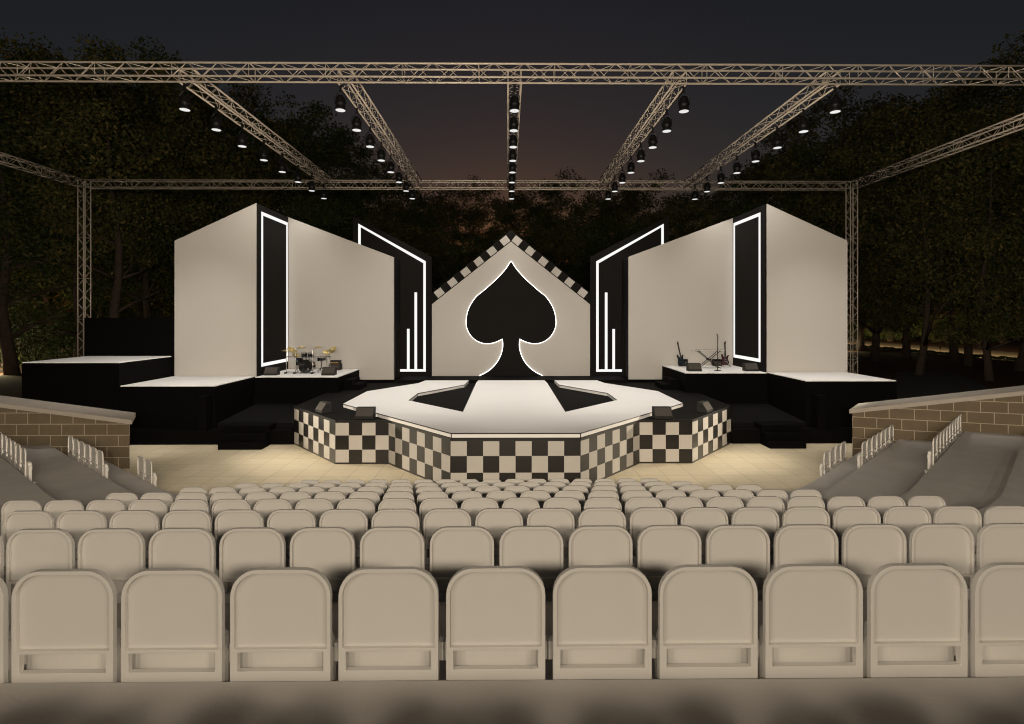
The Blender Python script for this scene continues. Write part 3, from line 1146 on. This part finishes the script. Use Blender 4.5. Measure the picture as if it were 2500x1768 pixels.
# ------------------------------------------------------------------ stage lights
def make_lamp():
    t = thing('stage_light', '', 'stage light', group='stage lights hanging under the cross trusses')
    # origin at lens centre, body above
    b = MB()
    b.lathe([(.132, -.01), (.138, 0), (.138, .03), (.128, .05), (.128, .13), (.140, .15), (.140, .19), (.128, .21), (.118, .30), (.09, .37), (.05, .40), (.02, .405)], (0, 0, 0), n=24)
    b.build('body', 'fixture', t, smooth=35)
    MB().lathe([(.128, -.012), (.128, -.0105)], (0, 0, 0), n=24).build('lens', 'lens', t)
    b = MB()
    for sx in (-1, 1):
        b.box(min(sx * .142, sx * .154), max(sx * .142, sx * .154), -.02, .02, .15, .36)
        b.tube([(sx * .148, 0, .36), (sx * .035, 0, .5)], .013, 6)
    b.box(-.045, .045, -.02, .02, .49, .51)
    b.build('yoke', 'fixture', t)
    b = MB()
    b.box(-.025, .025, -.025, .025, .511, .62)
    b.lathe([(.045, -.03), (.045, .03)], (0, 0, .655), (0, 1, 0), 12)
    b.build('clamp', 'fixture', t)
    return t


lamp0 = make_lamp()
KIDS[lamp0.name] = [(c, []) for c in lamp0.children]
LX = [-8.9, -4.71, 0, 4.61, 8.75]
ZL = 9.67
NEAR = ['nearest', 'second nearest', 'third nearest', 'fourth nearest', 'fifth nearest', 'third from the back', 'second from the back', 'farthest']
LP = 285.0
for i, x in enumerate(LX):
    for j in range(8):
        y = 14.45 + 1.555 * j
        lab = 'black stage light, %s of eight under the %s cross truss' % (NEAR[j], CTN[i])
        if i == 0 and j == 0:
            lamp0.location = (AX + x, y, ZL)
            lamp0['label'] = lab
        else:
            dup(lamp0, (AX + x, y, ZL), 0, lab)
        ld = bpy.data.lights.new('stage_beam', 'SPOT')
        outer = abs(x) > 6
        outer = abs(x) > 6
        outer = abs(x) > 6
        ld.energy = LP * ((2.3 if outer else 1.6) if j == 0 else ((0, 4.4, 3.8, 1.2)[j] if outer and j < 4 else 1))
        ld.color = (1, .935, .85)
        ld.spot_size = R((66 if outer else 56) if j == 0 else (64 if outer else 72, 64 if outer else 84, 92, 100, 100, 100, 100)[j - 1])
        ld.spot_blend = .85
        ld.shadow_soft_size = .12
        lo = bpy.data.objects.new('stage_beam', ld)
        lo.location = (AX + x, y, ZL - .03)
        out = R((27, -24, -36, -28)[j]) * (1 if x > 0 else -1) if outer and j < 4 else 0
        lo.rotation_euler = (R((0 if outer else 9, 17 if outer else 10, -6 if outer else 10, 0 if outer else 6, 0, 0, 0, 0)[j]), out, 0)
        COL.objects.link(lo)


# low wash lamps beyond the two block walls, aimed at the folded stage front
for sg in (-1, 1):
    ld = bpy.data.lights.new('side_wash', 'SPOT')
    ld.energy = 2700
    ld.color = (1, .87, .68)
    ld.spot_size = R(38)
    ld.spot_blend = 1.0
    ld.shadow_soft_size = .15
    lo = bpy.data.objects.new('side_wash', ld)
    p = Vector((AX + sg * 12.4, 16.8, 2.1))
    lo.location = p
    lo.rotation_euler = (Vector((AX + sg * 4.2, 14.4, 1.0)) - p).to_track_quat('-Z', 'Y').to_euler()
    COL.objects.link(lo)

# ------------------------------------------------------------------ front-of-house lamps behind the nearest seats
# even light over the seating (a stand-in for a whole rig), ordinary inverse-square fall-off beyond REACH metres
REACH = 20.0
for x, y, z, pw in ((-.7, -.8, 4.44, 8.2), (.6, -.8, 4.44, 8.2), (-2.6, -1.2, 4.66, 4.8), (2.5, -1.2, 4.66, 4.8), (-5.2, -2.0, 5.1, 3.1), (5.0, -2.0, 5.1, 3.1)):
    ld = bpy.data.lights.new('house_light', 'POINT')
    ld.energy = pw
    ld.color = (1, .855, .68)
    ld.shadow_soft_size = .1
    ld.use_nodes = True
    nt = ld.node_tree
    em = nt.nodes['Emission']
    fo = nt.nodes.new('ShaderNodeLightFalloff')
    fo.inputs['Strength'].default_value = 1
    mu = nt.nodes.new('ShaderNodeMath')
    mu.operation = 'MULTIPLY'
    mu.inputs[1].default_value = REACH * REACH
    mi = nt.nodes.new('ShaderNodeMath')
    mi.operation = 'MINIMUM'
    nt.links.new(fo.outputs['Quadratic'], mu.inputs[0])
    nt.links.new(mu.outputs[0], mi.inputs[0])
    nt.links.new(fo.outputs['Constant'], mi.inputs[1])
    nt.links.new(mi.outputs[0], em.inputs['Strength'])
    lo = bpy.data.objects.new('house_light', ld)
    lo.location = (x, y, z)
    COL.objects.link(lo)


# ------------------------------------------------------------------ trees
def leaf_mesh(centres, size, name, m, seed, aspect=.5):
    rg = np.random.default_rng(seed)
    n = len(centres)
    d = rg.normal(size=(n, 3))
    d[:, 2] -= .35
    d /= np.linalg.norm(d, axis=1, keepdims=True)
    q = rg.normal(size=(n, 3))
    q -= d * (q * d).sum(1, keepdims=True)
    q /= np.linalg.norm(q, axis=1, keepdims=True)
    ln = (size * rg.uniform(.6, 1.35, n))[:, None]
    a = centres - d * ln * .5
    c = centres + d * ln * .5
    w = q * ln * aspect * .5
    vs = np.stack([a, centres + w, c, centres - w], 1).reshape(-1, 3)
    me = bpy.data.meshes.new(name)
    me.vertices.add(n * 4)
    me.vertices.foreach_set('co', vs.astype(np.float32).ravel())
    me.loops.add(n * 4)
    me.loops.foreach_set('vertex_index', np.arange(n * 4, dtype=np.int32))
    me.polygons.add(n)
    me.polygons.foreach_set('loop_start', np.arange(0, n * 4, 4, dtype=np.int32))
    me.materials.append(M[m])
    me.update()
    me.validate()
    o = bpy.data.objects.new(name, me)
    COL.objects.link(o)
    return o


def make_tree(seed, m, clear=5.0, H=20.0, rad=6.2, nleaf=21000, lsize=.25, trunk=.25):
    rg = np.random.default_rng(seed)
    rnd = random.Random(seed)
    t = thing('broadleaf_tree', '', 'tree', group='trees behind the stage')
    b = MB()
    pts, rr = [], []
    x = y = 0
    for k in range(9):
        z = H * .82 * k / 8
        pts.append((x, y, z))
        rr.append(trunk * (1 - .82 * k / 8) + (.06 if k == 0 else 0))
        x += rnd.uniform(-.3, .3)
        y += rnd.uniform(-.3, .3)
    b.tube(pts, rr, 10)
    tips = []
    for k in range(13):
        f = rnd.uniform(.2, .8)
        i = min(int(f * 8), 7)
        base = Vector(pts[i])
        a = rnd.uniform(0, 6.28)
        ln = rnd.uniform(.5, 1) * rad * (1.05 - .5 * f)
        up = rnd.uniform(.25, .8)
        p1 = base + Vector((math.cos(a), math.sin(a), up)) * ln * .45
        a2 = a + rnd.uniform(-.5, .5)
        p2 = p1 + Vector((math.cos(a2), math.sin(a2), up * rnd.uniform(.3, 1))) * ln * .5
        r0 = rr[i] * .5
        b.tube([base, p1, p2], [r0, r0 * .6, r0 * .2], 6)
        tips += [p1, p2]
        for _ in range(2):
            a3 = a + rnd.uniform(-1.2, 1.2)
            p3 = p1 + Vector((math.cos(a3), math.sin(a3), rnd.uniform(-.1, .8))) * ln * .35
            b.tube([p1, p3], [r0 * .4, r0 * .12], 5)
            tips.append(p3)
    b.build('trunk', 'bark', t, smooth=True)
    # clumps: around branch tips plus an uneven shell
    cl = [(np.array(tuple(p)), rnd.uniform(.6, 1.15)) for p in tips if p.z > clear - .8]
    zc = (clear + H) / 2
    hz = (H - clear) / 2
    lobes = [(rnd.uniform(0, 6.28), rnd.uniform(.75, 1.18)) for _ in range(7)]
    for _ in range(105):
        a = rnd.uniform(0, 6.28)
        u = rnd.uniform(-1, 1)
        rho = rnd.uniform(.45, 1.0) ** .6
        lob = max(l * max(0, math.cos((a - la) / 1.1)) for la, l in lobes) if True else 1
        lob = .72 + .38 * min(lob, 1)
        s_ = math.sqrt(max(0, 1 - u * u)) ** .75
        taper = 1.0 - .25 * max(u, 0)
        c = np.array([math.cos(a) * s_ * rad * rho * lob * taper, math.sin(a) * s_ * rad * rho * lob * taper, zc + u * hz * (.8 + .25 * rnd.random()) * (.6 + .4 * rho)])
        cl.append((c, rnd.uniform(.5, 1.3)))
    wts = np.array([r_ ** 2 for _, r_ in cl])
    wts /= wts.sum()
    idx = rg.choice(len(cl), nleaf, p=wts)
    cc = np.array([c for c, _ in cl])[idx]
    rad_ = np.array([r_ for _, r_ in cl])[idx]
    v = rg.normal(size=(nleaf, 3))
    v /= np.linalg.norm(v, axis=1, keepdims=True)
    cc = cc + v * (rad_ * rg.uniform(.15, 1.15, nleaf) ** .7)[:, None] * np.array([1.15, 1.15, .75])
    o = leaf_mesh(cc, lsize, 'crown', m, seed + 100)
    o.parent = t
    return t


protos = [make_tree(11, 'leaf_a'), make_tree(23, 'leaf_b', clear=5.5, rad=6.8), make_tree(37, 'leaf_c', clear=4.2, rad=5.6), make_tree(51, 'leaf_b', clear=3.6, H=20, rad=6.0), make_tree(68, 'leaf_b', clear=8.2, rad=5.8, trunk=.34)]
for p_ in protos:
    KIDS[p_.name] = [(c, []) for c in p_.children]
# (column in the photo, distance, row of the crown's top, prototype, width factor)
TREES = [(-60, 38, 80, 0, 1.0), (40, 38, 78, 4, 1.0), (195, 42, 92, 2, 1.0), (297, 35, 120, 4, .95), (370, 46, 112, 0, .95), (470, 50, 200, 2, 1.1), (560, 46, 200, 1, .95), (660, 50, 208, 0, 1.0),
         (760, 54, 245, 2, 1.0), (850, 60, 320, 3, 1.1), (935, 62, 400, 0, 1.1), (1040, 66, 432, 2, 1.1), (1140, 60, 416, 3, .9), (1235, 72, 455, 1, 1.1), (1325, 64, 425, 2, 1.0),
         (1400, 60, 412, 0, .9), (1500, 70, 452, 3, 1.1), (1590, 62, 428, 1, 1.0), (1690, 66, 440, 2, 1.1), (1780, 58, 440, 0, 1.0), (1850, 56, 380, 3, 1.0), (1935, 50, 305, 2, 1.0),
         (2040, 46, 222, 1, .95), (2105, 62, 300, 0, 1.2), (2140, 48, 208, 3, 1.0), (2220, 51, 230, 0, 1.0), (2250, 37, 210, 1, .95), (2340, 49, 230, 2, 1.0), (2372, 44, 205, 0, .95), (2425, 34, 195, 3, .9),
         (2500, 40, 110, 1, 1.0), (2580, 36, 90, 0, 1.0),
         (985, 50, 520, 3, 1.3), (1180, 48, 560, 0, 1.2), (1330, 52, 540, 3, 1.3), (1520, 48, 520, 2, 1.3), (830, 46, 470, 2, 1.2), (1680, 47, 470, 3, 1.2),
         (-10, 74, 170, 2, 1.2), (130, 76, 185, 3, 1.2), (250, 57, 180, 0, 1.2), (350, 61, 210, 2, 1.2), (440, 62, 260, 3, 1.2), (620, 60, 280, 1, 1.2), (715, 63, 300, 3, 1.2),
         (1985, 60, 330, 1, 1.2), (2180, 86, 300, 2, 1.2), (2290, 84, 290, 3, 1.2), (2460, 80, 250, 2, 1.2), (2380, 88, 280, 1, 1.2),
         (900, 76, 440, 2, 1.3), (1005, 78, 478, 3, 1.3), (1105, 80, 485, 0, 1.3), (1290, 82, 480, 2, 1.3), (1440, 78, 478, 3, 1.3), (1560, 80, 470, 0, 1.3)]
order = sorted(range(len(TREES)), key=lambda i: TREES[i][0])
def tree_class(i):
    yt, D = TREES[i][2], TREES[i][1]
    return 'tall leafy tree reaching above' if yt < 240 else ('low leafy tree standing in front of' if yt > 460 else 'leafy tree forming part of')


rank = {i: [k for k in order if tree_class(k) == tree_class(i)].index(i) for i in order}
used = set()
rt = random.Random(3)
for i, (px_, D, yt, pr, wf) in enumerate(TREES):
    u = (px_ - 1239) / F
    X, top = u * D, EYE + (HY - yt) * D / F
    s_ = top / 20.4
    lab = 'dark %s the treeline, %s such from the left' % (tree_class(i), ORD[rank[i]])
    wid = min(max(s_, .75), 1.25) * wf
    if pr not in used:
        used.add(pr)
        o = protos[pr]
        o.location = (X, D, -.08)
        o.scale = (wid, wid, s_)
        o.rotation_euler = (0, 0, rt.uniform(0, 6.28))
        o['label'] = lab
    else:
        dup(protos[pr], (X, D, -.08), rt.uniform(0, 6.28), lab, (wid, wid, s_))

# far woods that read as one dark mass
rg = np.random.default_rng(5)
n = 45000
cc = np.stack([rg.uniform(-130, 130, n), rg.uniform(92, 104, n), rg.uniform(0, 1, n) ** 1.2 * 19], 1)
cc[:, 2] *= .75 + .25 * np.sin(cc[:, 0] * .35) * np.sin(cc[:, 0] * .13 + 1)
o = leaf_mesh(cc, 1.1, 'woods', 'leaf_c', 8, .6)
tag(o, 'dark far woods behind the treeline', 'woods', kind='stuff')


# hedges along the lit paths
def hedge(label, x, y0, y1, seed):
    rg = np.random.default_rng(seed)
    n = int(abs(y1 - y0) * 420)
    a = rg.uniform(0, math.pi, n)
    yy = rg.uniform(y0, y1, n)
    h = .27 + .04 * np.sin(yy * 2.1) + .03 * np.sin(yy * 5.3)
    cc = np.stack([x + .42 * np.cos(a) * rg.uniform(.7, 1, n), yy, np.sin(a) * h * rg.uniform(.7, 1, n) + .02], 1)
    o = leaf_mesh(cc, .16, 'hedge', 'leaf_c', seed, .55)
    return tag(o, label, 'hedge')


hedge('low clipped hedge edging the lit path on the right', 45.9, 34, 92, 4)
hedge('low clipped hedge edging the lit path on the left', -46.2, 34, 92, 6)


def shrub(x, y, h, rad, m, lab, seed):
    rg = np.random.default_rng(seed)
    t = thing('shrub', lab, 'shrub', (x, y, -.06), group='shrubs by the lit paths')
    b = MB()
    k_ = 7
    for k in range(k_):
        a = 2 * math.pi * k / k_
        b.tube([(0, 0, 0), (.25 * rad * math.cos(a), .25 * rad * math.sin(a), h * .4), (.6 * rad * math.cos(a), .6 * rad * math.sin(a), h * .8)], [.05, .035, .01], 5)
    b.build('stems', 'bark', t)
    n = 3500
    v = rg.normal(size=(n, 3))
    v /= np.linalg.norm(v, axis=1, keepdims=True)
    v *= rg.uniform(.3, 1, n)[:, None] ** .5
    bulge = 1 + .25 * np.sin(5 * np.arctan2(v[:, 1], v[:, 0]) + seed) * np.sin(4 * v[:, 2])
    cc = np.stack([v[:, 0] * rad * bulge, v[:, 1] * rad * bulge, h * .55 + v[:, 2] * h * .5], 1)
    o = leaf_mesh(cc, .24, 'foliage', m, seed, .5)
    o.parent = t


for k, (px_, D, h, rad, m, lab) in enumerate((
        (10, 44, 5.5, 2.6, 'leaf_c', 'green shrub lit from below at the far left edge'),
        (75, 40, 4.6, 2.0, 'leaf_a', 'green shrub beside the left path, second from the left edge'),
        (130, 46, 5.0, 2.4, 'leaf_c', 'green shrub standing left of the left truss tower'),
        (255, 50, 5.5, 3.0, 'leaf_c', 'dark shrub right of the left truss tower'),
        (340, 52, 5.0, 3.0, 'leaf_a', 'dark shrub behind the black masking panel'),
        (2180, 84, 4.4, 4.2, 'leaf_c', 'low spreading shrub behind the first right trunk'),
        (2320, 78, 4.2, 4.4, 'leaf_a', 'low spreading shrub between the right trunks'),
        (2400, 76, 4.4, 4.0, 'leaf_c', 'low spreading shrub near the right edge'))):
    shrub((px_ - 1239) / F * D, D, h, rad, m, lab, 60 + k)

# lamps lighting the paths
for x, y0, y1, pw in ((46.7, 36, 92, 4200), (-47.0, 36, 80, 2600)):
    ld = bpy.data.lights.new('path_lighting', 'AREA')
    ld.shape = 'RECTANGLE'
    ld.size = .15
    ld.size_y = y1 - y0
    ld.energy = pw * 1.6
    ld.color = (1, .72, .38)
    lo = bpy.data.objects.new('path_lighting', ld)
    lo.location = (x, (y0 + y1) / 2, .62)
    sg = 1 if x > 0 else -1
    lo.rotation_euler = (0, R(-58) * sg, 0)
    COL.objects.link(lo)
for x, y, z, pw in ((-40.5, 41, .4, 500), (-36.5, 38, .5, 260), (-44, 46, .4, 400), (40, 62, .5, 60), (47, 60, .5, 60)):
    ld = bpy.data.lights.new('garden_light', 'POINT')
    ld.energy = pw
    ld.color = (1, .92, .55)
    ld.shadow_soft_size = .15
    lo = bpy.data.objects.new('garden_light', ld)
    lo.location = (x, y, z)
    COL.objects.link(lo)

# ------------------------------------------------------------------ sky
w = bpy.data.worlds.new('World')
S.world = w
w.use_nodes = True
nt = w.node_tree
bg = nt.nodes['Background']
sky = nt.nodes.new('ShaderNodeTexSky')
sky.sky_type = 'NISHITA'
sky.sun_disc = False
sky.sun_elevation = R(.4)
sky.ozone_density = 1.0
sky.sun_rotation = R(0)
tint = nt.nodes.new('ShaderNodeMix')
tint.data_type = 'RGBA'
tint.blend_type = 'MULTIPLY'
tint.inputs[0].default_value = 1
tint.inputs[7].default_value = (1.0, .935, 1.04, 1)
nt.links.new(sky.outputs[0], tint.inputs[6])
nt.links.new(tint.outputs[2], bg.inputs['Color'])
bg.inputs['Strength'].default_value = .0212

# ------------------------------------------------------------------ camera and render settings
cd = bpy.data.cameras.new('camera')
cd.sensor_width = 36
cd.lens = 36 * F / 2500
cd.shift_y = -(884 - HY) / 2500
cd.clip_end = 2000
cd.clip_start = .05
co = bpy.data.objects.new('camera', cd)
co.location = (0, 0, EYE)
co.rotation_euler = (R(90), 0, -YAW)
COL.objects.link(co)
S.camera = co
S.view_settings.view_transform = 'Standard'
S.view_settings.look = 'None'
S.view_settings.exposure = 0
S.view_settings.gamma = 1
S.cycles.use_denoising = True
S.cycles.filter_width = 1.1
S.cycles.use_light_tree = True
for k_ in ('lens',):
    M[k_].cycles.emission_sampling = 'NONE'
S.cycles.max_bounces = 6
S.cycles.diffuse_bounces = 3
S.cycles.glossy_bounces = 3
S.cycles.sample_clamp_indirect = 4
